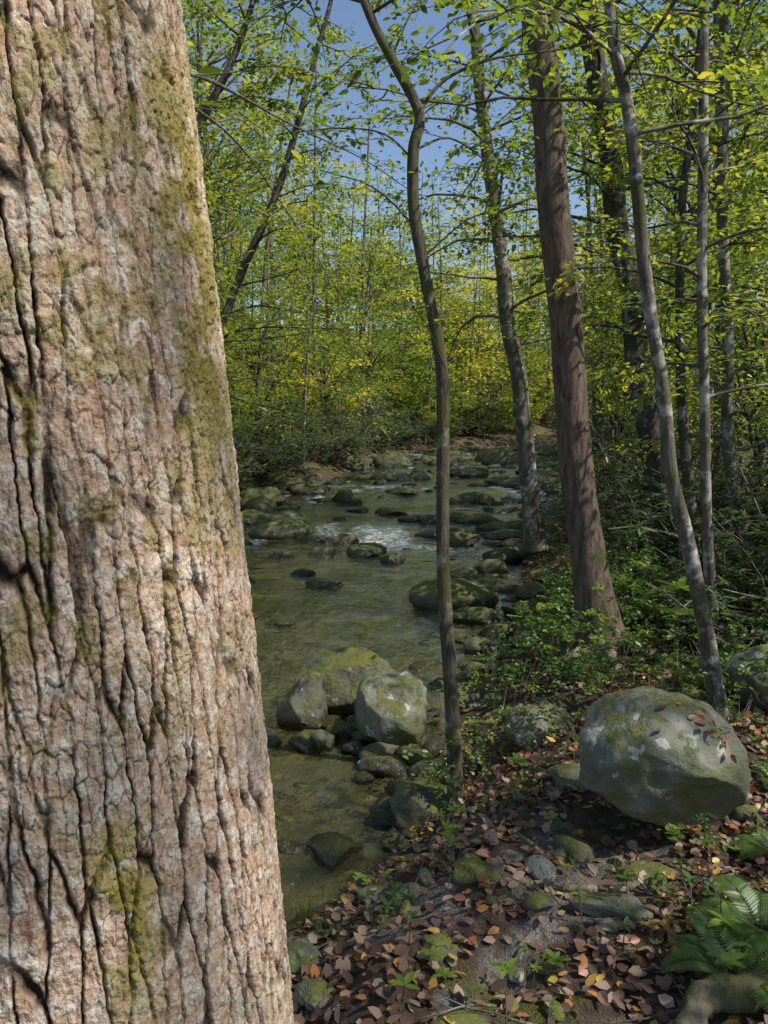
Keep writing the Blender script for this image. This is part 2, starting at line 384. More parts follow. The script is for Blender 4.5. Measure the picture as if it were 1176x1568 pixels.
b.obj('bank_stones',[M_bould,M_mossy])

# ------------------------------------------------------------ tree generator
def bpath(s,d,L,n,droop=.1,wob=.18):
    P=[np.array(s,float)];d=np.array(d,float);d/=np.linalg.norm(d)
    for i in range(n):
        d=d+rng.normal(0,wob,3)+np.array([0,0,-droop/n*2]);d/=np.linalg.norm(d);P.append(P[-1]+d*L/n)
    return np.array(P)
def spray(buf,P,L,nt_,nl,ls,tint,lm,wood=0,six=True,spread=.16,r0=.006):
    Tn=nrm(np.gradient(P,axis=0));m=len(P)-1
    for q in range(nt_):
        s_=.22+.78*(q+rng.random())/nt_;f=s_*m;i0=min(int(f),m-1);p=P[i0]+(P[i0+1]-P[i0])*(f-i0)
        t=Tn[i0];side=np.cross(t,[0,0,1.]);side/=max(np.linalg.norm(side),.1)
        sg=1 if q%2 else -1
        d=t*R(.4,1)+side*sg*R(.6,1.1)+np.array([0,0,R(-.15,.3)])
        l=L*R(.28,.45)*(1.15-.6*s_)
        tw=bpath(p,d,l,4,.25,.16)
        tube(buf,tw,np.linspace(r0,r0*.3,5),3,wood,0)
        k=max(2,int(nl*R(.6,1.4)));u=R(.15,1.05,k)*4;i1=np.clip(u.astype(int),0,3)
        C=tw[i1]+(tw[i1+1]-tw[i1])*(u-i1)[:,None]
        tw_d=nrm(tw[-1]-tw[0]);A=rdir(k,.25)*.8+tw_d
        C=C+np.stack([rng.normal(0,spread,k),rng.normal(0,spread,k),rng.normal(0,spread*.45,k)],1)*l/.9
        N=np.stack([rng.normal(0,.45,k),rng.normal(0,.45,k),np.ones(k)],1)
        ll=ls*R(.7,1.25,k)
        leaves(buf,C,A,N,ll,ll*.56,lm,np.clip(rng.normal(tint+R(-.18,.18),.12,k),0,1),.15,six)
def tree(name,P,r,nl,t0,Lm,mats,seed,ntw=8,nlf=26,ls=.09,tint=.5,k=14,extra=(),up=.35,rough=.06,asmesh=False,six=True,prof=None,n=8,flare=.5,bias=None,lr=.014):
    global rng
    rng=np.random.default_rng(seed)
    buf=Buf();Q=catmull(P,n);rr=np.interp(np.linspace(0,1,len(Q)),np.linspace(0,1,len(r)),r)
    base=Q[0,2];rr=rr*(1+flare*np.exp(-(Q[:,2]-base)/(r[0]*1.6+.02)))
    w=ss(0,1,(Q[:,2]-base)/2)*r[0]*.25
    Q[:,0]+=w*(vn(Q[:,2]*1.3,Q[:,2]*0+seed)-.5)*2;Q[:,1]+=w*(vn(Q[:,2]*1.3,Q[:,2]*0+seed+40)-.5)*2
    tube(buf,Q,rr,k,0,0,rough,True)
    for q in range(nl):
        f=(t0+(1-t0)*((q+rng.random())/nl))*(len(Q)-1);i0=min(int(f),len(Q)-2);p=Q[i0]+(Q[i0+1]-Q[i0])*(f-i0)
        tt=(f/(len(Q)-1)-t0)/(1-t0)
        a=q*2.399+R(-.5,.5)
        if bias is not None and rng.random()<.6: a=bias+R(-.9,.9)
        l=Lm*R(.65,1.15)*((1-.62*tt) if prof is None else prof(tt))
        d=np.array([math.cos(a),math.sin(a),up+.5*tt+R(-.15,.2)])
        lp=bpath(p,d,l,7,.35,.13);r1=min(rr[i0]*.4,.006+lr*l*.6)
        tube(buf,lp,np.linspace(r1,.003,8),5,0,0)
        spray(buf,lp,l,ntw,nlf,ls,tint,1,0,six)
    for (pp,r1,ntw2,nlf2) in extra:
        lp=catmull(pp,4);tube(buf,lp,np.linspace(r1,.003,len(lp)),5,0,0)
        L2=np.linalg.norm(np.diff(lp,axis=0),axis=1).sum()
        if ntw2: spray(buf,lp,L2*.7,ntw2,nlf2,ls,tint,1,0,six,.10,.003)
    me=buf.mesh(name,mats)
    return me if asmesh else mkobj(name,me)

tree('sapling_tree',[(.39,3.87,-.42),(.355,3.88,.24),(.315,3.9,.77),(.304,3.9,1.185),(.305,3.9,1.786),(.276,3.9,2.05),(.2,3.9,2.43),(.15,3.9,2.68),(.14,3.9,2.95),(.165,3.9,3.13),(.038,3.9,3.37),(-.087,3.95,3.64),(-.3,4.1,4.3),(-.4,4.3,5.2),(-.45,4.5,6.2)],
  [.042,.036,.034,.032,.03,.028,.026,.022,.014,.006],12,.76,1.5,[B_thin,M_leaf],31,7,14,.05,.5,12,flare=.35,rough=.12,
  extra=[([(.165,3.9,3.13),(.3,3.95,3.3),(.55,4.0,3.42),(.85,4.1,3.5),(1.2,4.2,3.6)],.011,10,9),([(.15,3.9,2.6),(-.05,3.8,2.75),(-.3,3.7,2.8)],.005,5,4),
         ([(.2,3.9,2.45),(.4,3.8,2.6),(.55,3.7,2.62)],.004,5,7),([(.31,3.9,1.9),(.2,3.7,2.1),(.1,3.6,2.2)],.003,3,3),([(.15,3.9,2.9),(.0,4.1,3.1),(-.25,4.3,3.2),(-.6,4.4,3.2)],.006,8,8),
         ([(.14,3.9,2.95),(.35,4.3,3.15),(.6,4.8,3.2),(.7,5.4,3.3)],.007,9,12),([(.03,3.9,3.37),(.2,4.2,3.8),(.5,4.6,4.0)],.006,9,12)])
tree('oak_tree',[(1.72,5.7,-.22),(1.62,5.7,.25),(1.55,5.7,.62),(1.46,5.7,1.07),(1.37,5.7,1.85),(1.27,5.7,2.79),(1.15,5.7,3.69),(1.04,5.7,4.56),(.9,5.8,6),(.8,5.9,8),(.6,6,11),(.5,6,14)],
  [.155,.135,.125,.122,.118,.112,.108,.1,.085,.06,.02],22,.72,3.0,[B_brown,M_leaf],32,8,20,.09,.45,28,flare=.75,rough=.07,up=.6)
tree('maple_tree',[(2.35,11.6,-.35),(2.24,11.6,.66),(2.1,11.6,1.66),(1.875,11.6,3.02),(1.71,11.6,4.15),(1.54,11.6,5.35),(1.38,11.6,6.43),(1.28,11.6,7.3),(1.1,11.6,9),(1.1,11.6,12.5)],
  [.15,.135,.125,.115,.1,.09,.08,.06,.02],32,.30,2.9,[B_grey,M_leaf],33,9,26,.08,.55,16)
tree('hickory_tree',[(3.55,9,0),(3.42,9,.42),(3.09,9,1.65),(2.89,9,2.71),(2.66,9,4.02),(2.47,9,5.),(2.25,9,6.24),(2.0,9,8.5),(1.9,9,13)],
  [.18,.15,.14,.135,.13,.12,.11,.08,.03],30,.33,2.9,[B_dark,M_leaf],34,9,26,.08,.5,18)
tree('birch_tree',[(1.88,4.04,-.08),(1.756,4.04,.52),(1.625,4.04,1.03),(1.52,4.04,1.38),(1.467,4.04,1.79),(1.40,4.04,2.19),(1.31,4.04,2.68),(1.205,4.04,3.25),(1.12,4.04,3.71),(1.,4.1,5.5),(.95,4.2,7.5)],
  [.05,.041,.038,.036,.034,.033,.031,.029,.02,.008],14,.66,1.7,[B_pale,M_leaf],35,7,14,.06,.5,14,flare=.4,rough=.09)
tree('sapling_tree',[(2.47,5.5,-.05),(2.36,5.5,.9),(2.29,5.5,1.84),(2.23,5.5,2.75),(2.2,5.5,3.62),(2.17,5.5,4.45),(2.1,5.5,7)],
  [.045,.038,.036,.035,.033,.028,.008],20,.32,1.5,[B_grey,M_leaf],36,8,18,.06,.65,12,flare=.3)
tree('sapling_tree',[(3.2,7.6,.0),(3.0,7.6,1.5),(2.9,7.6,2.6),(2.85,7.6,3.7),(2.95,7.6,5),(2.9,7.6,8)],
  [.06,.05,.045,.04,.03,.01],20,.3,2.0,[B_dark,M_leaf],37,8,22,.075,.55,12)
tree('birch_tree',[(3.9,7.9,.1),(3.6,7.9,1.2),(3.5,7.9,2.6),(3.35,7.9,4.5),(3.2,7.9,9)],
  [.07,.06,.055,.05,.02],22,.25,2.2,[B_grey,M_leaf],38,8,22,.075,.6,12)
tree('leaning_maple_tree',[(-4.6,9.5,-.3),(-4.2,9.6,1.5),(-3.5,9.8,3.2),(-2.6,10,4.8),(-1.8,10.3,6.5),(-1.2,10.5,8.5)],
  [.10,.085,.075,.06,.04,.015],30,.15,2.6,[B_dark,M_leaf_y],39,9,24,.075,.38,12,bias=0.,
  extra=[([(-4.0,9.6,1.6),(-3.0,9.0,2.2),(-2.2,8.6,2.45),(-1.3,8.3,2.5),(-.5,8.2,2.6)],.02,10,12),([(-4.2,9.6,1.3),(-3.2,8.6,1.9),(-2.0,8.0,2.1),(-.6,7.8,1.95),(.1,7.7,1.8)],.014,12,7)])
tree('leaning_maple_tree',[(-4.2,15,-.3),(-3.8,15,1.8),(-3.0,15,3.8),(-2.0,15,6),(-1.2,15,8.5),(-.6,15,11)],
  [.12,.1,.085,.07,.05,.015],24,.15,3.0,[B_dark,M_leaf],40,9,24,.085,.6,12,bias=0.)

# ------------------------------------------------------------ foreground tree: dense modelled bark
zs=np.concatenate([np.linspace(-.25,.6,90,endpoint=False),np.linspace(.6,2.4,1050,endpoint=False),np.linspace(2.4,15,170)])
face=math.radians(-63.7)
rel=np.concatenate([np.linspace(-math.pi,-1.4,100,endpoint=False),np.linspace(-1.4,1.6,700,endpoint=False),np.linspace(1.6,math.pi,100)])
REL,ZS=np.meshgrid(rel,zs)
TH=REL+face
u0=REL*.28;v0=ZS
rag=.0034*(fbm(u0*55,v0*38,0.,3)-.5)*2+.0016*(fbm(u0*190,v0*150,3.,2)-.5)*2
ragv=.012*(fbm(u0*40,v0*30,8.,3)-.5)*2
u=u0+.005*(fbm(u0*7+3,v0*3.5,0.,2)-.5)*2+rag
vv=v0+ragv
f1,f2,c1=worley(u/.023,vv/.19,1,.95);e1=ss(.01,.17,f2-f1)
f1b,f2b,c2=worley(u/.0115+9,vv/.036,5);e2=ss(0,.13,f2b-f1b)
f1c,f2c,c3=worley(u/.006+9,vv/.012,6);e4=ss(0,.22,f2c-f1c)
depth=ss(.32,.60,fbm(u0*10,v0*6,9.,3))
dd1=.40+.57*depth
fur=(1-(1-e1)*dd1)
kk_=(.30+.6*ss(.35,.6,fbm(u0*22,v0*10,5.,2)))
crk=1-(1-e2)*kk_
rough_n=fbm(u0*120,v0*75,3.,4)
disp=-.0085*(1-fur)-.0026*(1-crk)-.0012*(1-e4)+.0050*(rough_n-.5)+.0024*(c2-.5)*crk+.0012*(c3-.5)+.003*(fbm(u0*9,v0*4,1.,2)-.5)
mn=fbm(u0*22,ZS*15,2.,4,3)
ms=.95*ss(.45,.54,mn+.09*np.exp(-((REL-.85)/.26)**2)-.05)*np.exp(-((REL-.93)/.30)**4)*ss(1.45,1.70,ZS)*(1-.75*ss(1.95,2.12,ZS))
ms=np.maximum(ms,.95*ss(.44,.52,mn)*np.exp(-((REL-.20)/.14)**2-((ZS-1.15)/.12)**2)*1.2)
ms=np.maximum(ms,.55*ss(.55,.62,fbm(u0*40,ZS*30,2.,4,13))*ss(1.15,1.5,ZS))
ms=np.clip(ms,0,1)*(.4+.6*e2)
disp=disp+ms*(.001+.005*(fbm(u0*200,ZS*200,1.,2)-.3))
rad=np.interp(ZS,[-.25,0,.4,.82,1.5,2.13,4,8,15],[.42,.37,.315,.298,.282,.270,.24,.17,.02])
ax=np.interp(ZS,[-.25,.82,1.2,1.5,1.8,2.13,4,8,15],[-.42,-.428,-.446,-.465,-.485,-.512,-.65,-.9,-1.3])
flr=1+.18*np.exp(-(ZS+.1)/.25)*np.cos(TH*5)*(ZS<1.5)
rr=rad*flr+disp*np.minimum(rad/.2,1)
V=np.stack([ax+rr*np.cos(TH),.95+rr*np.sin(TH),ZS],-1)
kk=len(rel)
i=np.arange(len(zs)-1)[:,None]*kk;j=np.arange(kk-1)[None]
F=np.stack([i+j,i+j+1,i+kk+j+1,i+kk+j],-1).reshape(-1,4)
m,nt,o=newmat('furrowed_bark');g=G(nt);v=g.coord();vs=g.coord(1,1,.35)
fu=g.attr('tint');mo=g.attr('moss');ce=g.attr('plate')
na=g.noise(vs,9,5,.6);nb=g.noise(v,45,4,.7);nc=g.noise(vs,110,4,.7);nd=g.noise(v,3.5,3,.5)
pl=g.mix(g.ramp(na,[(.3,0),(.7,1)]),(.38,.22,.13),(.64,.43,.28))
pl=g.mix(g.math('MULTIPLY',g.ramp(ce,[(0,(0,0,0)),(1,(1,1,1))]),.5),pl,(.72,.57,.42))
pl=g.mix(g.ramp(nb,[(.47,0),(.60,.7)]),pl,(.80,.72,.60))
pl=g.mix(g.ramp(nc,[(.36,.55),(.50,0)]),pl,(.17,.10,.065))
pl=g.mix(g.ramp(g.math('ADD',g.math('MULTIPLY',nd,.6),g.math('MULTIPLY',nb,.4)),[(.52,0),(.60,.35)]),pl,(.42,.39,.20))
c=g.mix(g.ramp(fu,[(.12,(1,1,1)),(.50,(.55,.55,.55)),(.88,(0,0,0))]),pl,(.038,.023,.014))
mc=g.mix(g.noise(v,190,3,.7),(.12,.095,.02),(.46,.37,.08))
c=g.mix(mo,c,mc)
bh=g.math('ADD',g.math('MULTIPLY',nc,.6),nb)
g.out(o,g.princ(c,.88,g.bump(bh,.9,.008),.2))
fb=m
b=Buf();b.add(V.reshape(-1,3),F,0,(fur*(.30+.70*crk)*(.78+.22*e4)).ravel())
nvt=b.n
rng=np.random.default_rng(77)
def axp(z): return np.array([np.interp(z,[-.25,2.13,4,8,15],[-.42,-.518,-.65,-.9,-1.3]),.95,z])
for q in range(20):
    z=8.5+6*(q+rng.random())/20;a=q*2.399;l=2.8*R(.7,1.1)*(1.1-.6*(z-8.5)/6)
    lp=bpath(axp(z),(math.cos(a),math.sin(a),.5),l,7,.3,.12);tube(b,lp,np.linspace(.05,.005,8),6,1)
    spray(b,lp,l,8,14,.10,.5,2,1)
for z,a,l in [(4.0,-.6,2.6),(5.2,-.1,3.0)]:  # limbs added above the view, reaching sunward to drop shade on the trunk
    lp=bpath(axp(z),(math.cos(a),math.sin(a),.15),l,8,.2,.10);tube(b,lp,np.linspace(.035,.005,9),6,1)
    spray(b,lp,l*.8,10,22,.08,.5,2,1)
for pp,r1,a1,a2 in [([(-.42,1.12,2.15),(-.40,1.45,2.27),(-.46,2.2,2.56),(-.39,3.5,2.92),(-.1,3.8,2.88),(.12,4,2.8)],.0075,9,2),
    ([(-.42,1.12,2.1),(-.45,1.6,2.3),(-.42,2.2,2.42),(-.35,2.7,2.38),(-.15,3.0,2.1)],.004,7,2)]:
    lp=catmull(pp,6);tube(b,lp,np.linspace(r1,.002,len(lp)),6,1);spray(b,lp,.9,a1,a2,.05,.5,2,1,True,.1,.002)
ex=np.zeros(b.n);ex[:nvt]=ms.ravel();ex2=np.zeros(b.n);ex2[:nvt]=(.6*c2+.4*c1).ravel()
b.obj('foreground_oak_tree',[fb,B_twig,M_leaf],extra={'moss':ex,'plate':ex2})

# ------------------------------------------------------------ broadleaf mass generator (clumped crowns)
def clumps(buf,c,rx,rz,nc,nl,ls,tint,lm,six=False,cs=1.):
    v=nrm(rng.normal(size=(nc,3)))*(R(.25,1,nc)**.6)[:,None]*np.array([rx,rx,rz])+np.asarray(c)
    v[:,2]+=R(-.3,.3,nc)
    cr=rx*R(.20,.36,nc)*cs;ct=rng.normal(tint,.18,nc)
    idx=np.repeat(np.arange(nc),nl);k=len(idx)
    off=rng.normal(0,.5,(k,3))*np.array([1,1,.32])*cr[idx][:,None]
    off[:,2]-=.25*(off[:,0]**2+off[:,1]**2)/cr[idx]
    N=np.stack([rng.normal(0,.5,k),rng.normal(0,.5,k),np.ones(k)],1)
    ll=ls*R(.65,1.3,k)
    leaves(buf,v[idx]+off,rdir(k,.35),N,ll,ll*.62,lm,np.clip(ct[idx]+rng.normal(0,.09,k),0,1),.15,six)
    return v
def btree(name,H,rx,z0,seed,mats,nc,nl,ls,tint,r=.13,cs=1.):
    global rng
    rng=np.random.default_rng(seed);b=Buf()
    P=catmull([(0,0,-.8),(R(-.1,.1),R(-.1,.1),H*.2),(R(-.3,.3),R(-.3,.3),H*.5),(R(-.5,.5),R(-.5,.5),H)],6)
    tube(b,P,np.linspace(r,r*.15,len(P)),9,0,0,.06,True)
    cc=P[np.abs(P[:,2]-(z0+H)/2).argmin()].copy();cc[2]=(z0+H)/2
    v=clumps(b,cc,rx,(H-z0)/2,nc,nl,ls,tint,1,False,cs)
    for p in v[::2]:
        i0=np.abs(P[:,2]-max(p[2]-R(.8,1.8),z0*.8)).argmin();s0=P[i0]
        mid=(s0+p)/2+[0,0,R(-.1,.3)]
        tube(b,catmull([s0,mid,p],3),np.linspace(.035,.006,7),4,0,0)
    return b.mesh(name,mats)
TM=[btree('unseen_forest_tree',14,3.3,3.2,60+q,[B_grey if q%2 else B_dark,M_leaf_y if q==1 else M_leaf],90,80,.12,.45,.13,.92) for q in range(4)]
SM=[btree('added_shade_tree',5.5,1.9,.9,70+q,[B_dark,M_leaf if q!=1 else M_leaf_y],54,76,.09,.5,.045,.95) for q in range(3)]
SP=btree('unseen_forest_tree',15,3.6,6,66,[B_grey,M_leaf],24,80,.12,.5,.15,.70)
SS=[btree('added_shade_tree',5.6,1.8,2.2,73+q,[B_dark,M_leaf],13,110,.085,.5,.045,.62) for q in range(2)]
rng=np.random.default_rng(5)
def put(name,me,x,y,s_,parent=None,lean=0.06):
    mkobj(name,me,(x,y,float(hgt(x,y))),R(0,6.28),s_,parent,(R(-lean,lean),R(-lean,lean)))
for x,y,s_ in [(-6.4,9,1),(-5.6,13.5,1.05),(-9,17,1.1),(-5.3,19.5,1),(-10,25,1.1),(-5.2,29,1),(-13,21,1.2),(-4.6,24,.95),
   (5.8,13,1),(6.8,17,1.1),(9.5,14,1.1),(9,22,1.05),(12,27,1.1),(13,19,1.1)]:
    put('unseen_forest_tree',TM[int(R(0,4))],x,y,s_*R(.92,1.08))
for x,y in [(8.6,-2.9),(11.5,5.2),(2.0,-6.5)]: put('unseen_forest_tree',SP,x,y,1)  # trees out of view, crowns thinned so the sun dapples the foreground
for x,y,s_,q in [(3.2,-1.1,1,0),(4.9,1.9,1.0,1)]: put('added_shade_tree',SS[q],x,y,s_)  # added outside the frame, between sun and foreground, to cast broken shade
for x,y,s_ in [(-5.0,11,1),(-4.6,15.5,1),(-4.4,18.5,.9),(-3.7,24,1.1),(-2.4,31,1),(-6,21,1.2),(-.8,37,1.2),(-6.2,27,1.2),(-4.5,33,1.3),
   (4.8,14.2,.9),(6.2,19.5,1),(7.7,25,1.1),(5.2,10.4,.8),(6.8,13,1.1),(8.4,17,1.2),(9.2,31,1.2),(5.2,7.6,.7)]:
    put('added_shade_tree',SM[int(R(0,3))],x,y,s_)
rng=np.random.default_rng(50);b=Buf()
def fartree(x,y,H,rx,nc=46):
    z=float(hgt(x,y))
    P=catmull([(x,y,z-.5),(x+R(-.3,.3),y,z+H*.4),(x+R(-.8,.8),y+R(-.5,.5),z+H)],4)
    tube(b,P,np.linspace(.16,.04,len(P)),6,0,0)
    z0=z+R(.5,3);lm=1 if rng.random()<.6 else 2
    v=clumps(b,(x,y,(z0+z+H)/2),rx,(z+H-z0)/2,nc,36,.17+.0018*y,R(.3,.72),lm)
    for p in v[::5]: tube(b,[P[np.abs(P[:,2]-p[2]+1).argmin()],p],[.04,.01],3,0,0)
cnt=0
while cnt<125:
    y=32+90*rng.random()**1.3;x=R(-.62,.62)*y
    if bank(np.array(x),np.array(y))<1.5: continue
    cen=math.exp(-((x/y-.06)/.08)**2)
    fartree(x,y,R(12,20)*(1-.45*cen),R(2.6,4));cnt+=1
for x,y,H in [(-1.,44,12),(1.6,60,15),(5,66,16),(9,70,17),(3.5,80,19),(0,75,18),(13,74,20),(6,90,20),(15.5,48,14),(18.5,52,15),(14,44,12),(9,58,13),(11.5,62,15),(13,66,16),(6,52,11),(11,95,22),(16,85,20),(20,78,18),(24,82,20),(18,100,22),(14,110,24),(22,110,24),(26,95,20)]:
    fartree(x,y,H,4,50)
cnt=0
while cnt<160:
    y=24+50*rng.random();x=R(-.5,.5)*y
    if cnt>105: y=R(46,90);x=y*R(.02,.32)
    if bank(np.array(x),np.array(y))<1.0: continue
    z=float(hgt(x,y));H=R(2.5,5.5)
    tube(b,[(x,y,z-.3),(x+R(-.2,.2),y,z+H)],[.05,.02],5,0,0)
    clumps(b,(x,y,z+H*.55),R(1.3,2.2),H*.5,22,36,.14+.002*y,R(.25,.75),1 if rng.random()<.6 else 2);cnt+=1
for q in range(110):
    y=R(18,45);x=R(-.5,.5)*y
    if bank(np.array(x),np.array(y))<.6: continue
    z=float(hgt(x,y));H=R(7,14);l=R(-.14,.14)*H
    tube(b,catmull([(x,y,z-.3),(x+l*.3,y,z+H*.5),(x+l,y,z+H)],4),np.linspace(R(.04,.11),.02,9),6,0,0)
b.obj('distant_forest',[B_grey,M_leaf,M_leaf_y])

# ------------------------------------------------------------ rhododendron shrubs
RM=[]
for q in range(3):
    rng=np.random.default_rng(90+q);b=Buf()
    for w in range(26):
        a=R(0,6.28);lp=bpath((R(-.3,.3),R(-.3,.3),-.1),(math.cos(a)*R(.2,1),math.sin(a)*R(.2,1),1),R(1.2,2.3),6,.3,.22)
        tube(b,lp,np.linspace(.018,.006,7),5,0)
        for s2 in range(9):
            i0=rng.integers(2,6);tw=bpath(lp[i0],rdir(1,.5)[0]+np.array([0,0,.4]),R(.25,.6),3,.1,.25);tube(b,tw,[.006,.005,.004,.003],3,0)
            for e in (tw[-1],tw[2]):
                k=9;aa=np.arange(k)*2.4+R(0,6)
                A=np.stack([np.cos(aa),np.sin(aa),R(-.55,.35,k)],1);N=np.stack([np.zeros(k),np.zeros(k),np.ones(k)],1)+rng.normal(0,.2,(k,3))
                ll=R(.08,.14,k);leaves(b,np.repeat(e[None],k,0),A,N,ll,ll*.30,1,rng.random(k),.12)
    RM.append(b.mesh('rhododendron_shrub',[B_twig,M_rhodo]))
rng=np.random.default_rng(6)
for x,y,s_ in [(3.0,5.6,.7),(3.7,6.6,1),(4.6,7.6,1.1),(3.1,8.2,.8),(4.4,9.8,1.1),(3.8,11.8,1),(5.6,9.2,1.2),(3.2,4.4,.55),(4.2,5.2,.9),(5.4,12.2,1.1),(5.1,15.5,1.2),(6.4,19,1.3),(7.6,23,1.4),(2.6,7.3,.45),(2.75,6.4,.4),(2.9,4.9,.4),
    (-3.9,15.8,.9),(-4.2,18.5,1.2),(-3.4,21,1.2),(-3.2,24.5,1.3),(-4.8,26,1.6),(-2.0,28.5,1.2),(-1.6,32,1.4),(-.4,36,1.5),(.8,40,1.5),(-5.4,22,1.6),(-3.5,31,1.7),(3,46,1.8),(6,50,2),(9.5,34,1.3),(11,40,1.5),(13.5,44,1.6),(8.5,29,1.2)]:
    put('rhododendron_shrub',RM[int(R(0,3))],x,y,s_)

# ------------------------------------------------------------ leaf litter
rng=np.random.default_rng(13)
def scatter(n,x0,x1,y0,y1,dmin=.12):
    x=R(x0,x1,n);y=R(y0,y1,n);k=bank(x,y)>dmin;return x[k],y[k]
TN=lambda k:np.clip(rng.choice([.05,.25,.4,.55,.7,.8,.92,1.],k,p=[.16,.19,.2,.17,.11,.08,.07,.02])+R(-.05,.05,k),0,1)
b=Buf()
for (n_,x0,x1,y0,y1,l0,l1) in [(24000,-1.2,3.2,1.2,5.2,.025,.06),(10000,.2,6,5,12,.04,.08),(6000,1,9,12,26,.06,.12),(2500,-7,-2,10,26,.06,.12),(1500,-2,4,-1,1.3,.04,.07)]:
    x,y=scatter(n_,x0,x1,y0,y1)
    keep=(fbm(x*2.2,y*2.2,8.,2)+R(-.25,.25,len(x))>.41)&(gravel(x,y)*.65<rng.random(len(x)));x=x[keep];y=y[keep];k=len(x)
    z=hgt(x,y)+.004+R(0,.016,k);C=np.stack([x,y,z],1)
    e=.05;gxn=-(hgt(x+e,y)-hgt(x-e,y))/(2*e);gyn=-(hgt(x,y+e)-hgt(x,y-e))/(2*e)
    N=np.stack([gxn,gyn,np.ones(k)],1)+rng.normal(0,.38,(k,3));ll=R(l0,l1,k)
    leaves(b,C,rdir(k,.1),N,ll,ll*R(.4,.85,k),0,TN(k),.15,True,R(-.1,.6,k))
def onrock(V,x0,x1,y0,y1,zm,k):
    s_=V[(V[:,0]>x0)&(V[:,0]<x1)&(V[:,1]>y0)&(V[:,1]<y1)&(V[:,2]>zm)]
    C=s_[rng.integers(0,len(s_),k)]+[0,0,.008];ll=R(.035,.06,k)
    leaves(b,C,rdir(k,.2),np.stack([rng.normal(0,.4,k),rng.normal(-.3,.3,k),np.ones(k)],1),ll,ll*.6,0,TN(k),.15,True,R(0,.4,k))
onrock(VB,1.2,1.36,2.84,3.0,.2,22);onrock(VB,.8,1.5,2.8,3.4,.25,7)
b.obj('leaf_litter',[M_lit])

# ------------------------------------------------------------ ground plants
b=Buf()
def seedling(x,y,s_,k=7,t=.6,ho=.1):
    z=float(hgt(x,y));tp=np.array([x+R(-.02,.02),y+R(-.02,.02),z+ho]);tube(b,[(x,y,z-.02),tuple(tp)],[.003,.002],3,0)
    aa=np.arange(k)*2.4+R(0,6);A=np.stack([np.cos(aa),np.sin(aa),R(-.2,.5,k)],1)
    N=np.stack([-A[:,0]*.2,-A[:,1]*.2,np.ones(k)],1);ll=s_*R(.7,1.2,k)
    leaves(b,np.repeat(tp[None],k,0),A,N,ll,ll*.42,1,np.clip(rng.normal(t,.15,k),0,1),.15)
for q in range(470):
    u=rng.random()
    if u<.45: x,y=rng.normal(1.25,.3),rng.normal(6.2,1.1)
    elif u<.7: x,y=R(1.2,2.6),R(4.1,6.5)
    else: x,y=R(-.4,2.6),R(2.,5)
    if bank(np.array(x),np.array(y))<.25: continue
    seedling(x,y,R(.02,.06),int(R(4,10)),R(.2,.8),R(.03,.18))
for x,y,s_ in [(.15,2.25,.05),(.19,2.2,.04),(1.62,4.3,.1),(1.35,5.0,.1),(.35,3.3,.04),(-.08,3.25,.04),(1.45,3.9,.07),(1.7,4.0,.07),(1.05,2.15,.07),(1.1,2.3,.08),(-.1,3.35,.05)]:
    seedling(x,y,s_,8,.95,s_)
seedling(1.72,4.3,.13,9,.9,.75);seedling(1.68,4.25,.11,8,.9,.6)
b.obj('seedling_plants',[B_twig,M_plant])
b=Buf()
for q in range(290):
    u=rng.random()
    if u<.38: y=R(4.9,9.5);x=float(np.interp(y,YRb,XRb))+R(.35,1.5)
    elif u<.76: x=R(1.3,3.6);y=R(3.9,8)
    elif u<.88: x=R(.2,2.4);y=R(2.4,4.4)
    else: x=R(2.5,6);y=R(7,13)
    if bank(np.array(x),np.array(y))<.3 or math.hypot(x-1.7,y-5.7)<.35 or math.hypot(x-1.14,y-3.08)<.5: continue
    z=float(hgt(x,y));hh=R(.06,.34)*(.5 if y<4.2 else 1)
    for w in range(5): tube(b,[(x,y,z-.02),(x+R(-.15,.15),y+R(-.15,.15),z+hh)],[.003,.0015],3,0)
    clumps(b,(x,y,z+hh*.7),R(.12,.34)*(.5 if y<4.2 else 1),hh*.55,8,14,.040 if y>4.2 else .025,R(.05,.8),1,True)
b.obj('ground_cover',[B_twig,M_plant])
b=Buf()
for (x,y,k,l) in [(.25,2.95,60,.08),(.9,2.75,50,.08),(.75,2.85,40,.08),(-.35,3.15,60,.1),(.62,3.4,40,.08),(1.5,4.2,60,.12),(-.25,3.0,50,.09)]:
    z=float(hgt(x,y))
    for q in range(k):
        a=R(0,6.28);p0=np.array([x+rng.normal(0,.035),y+rng.normal(0,.035),z-.01]);ln=l*R(.5,1.2);o1=R(.1,.7)*ln
        P=[p0,p0+[math.cos(a)*o1*.4,math.sin(a)*o1*.4,ln*.7],p0+[math.cos(a)*o1,math.sin(a)*o1,ln*.85]]
        tube(b,P,[.0013,.001,.0002],3,0,R(.3,1))
b.obj('grass_tufts',[M_plant])
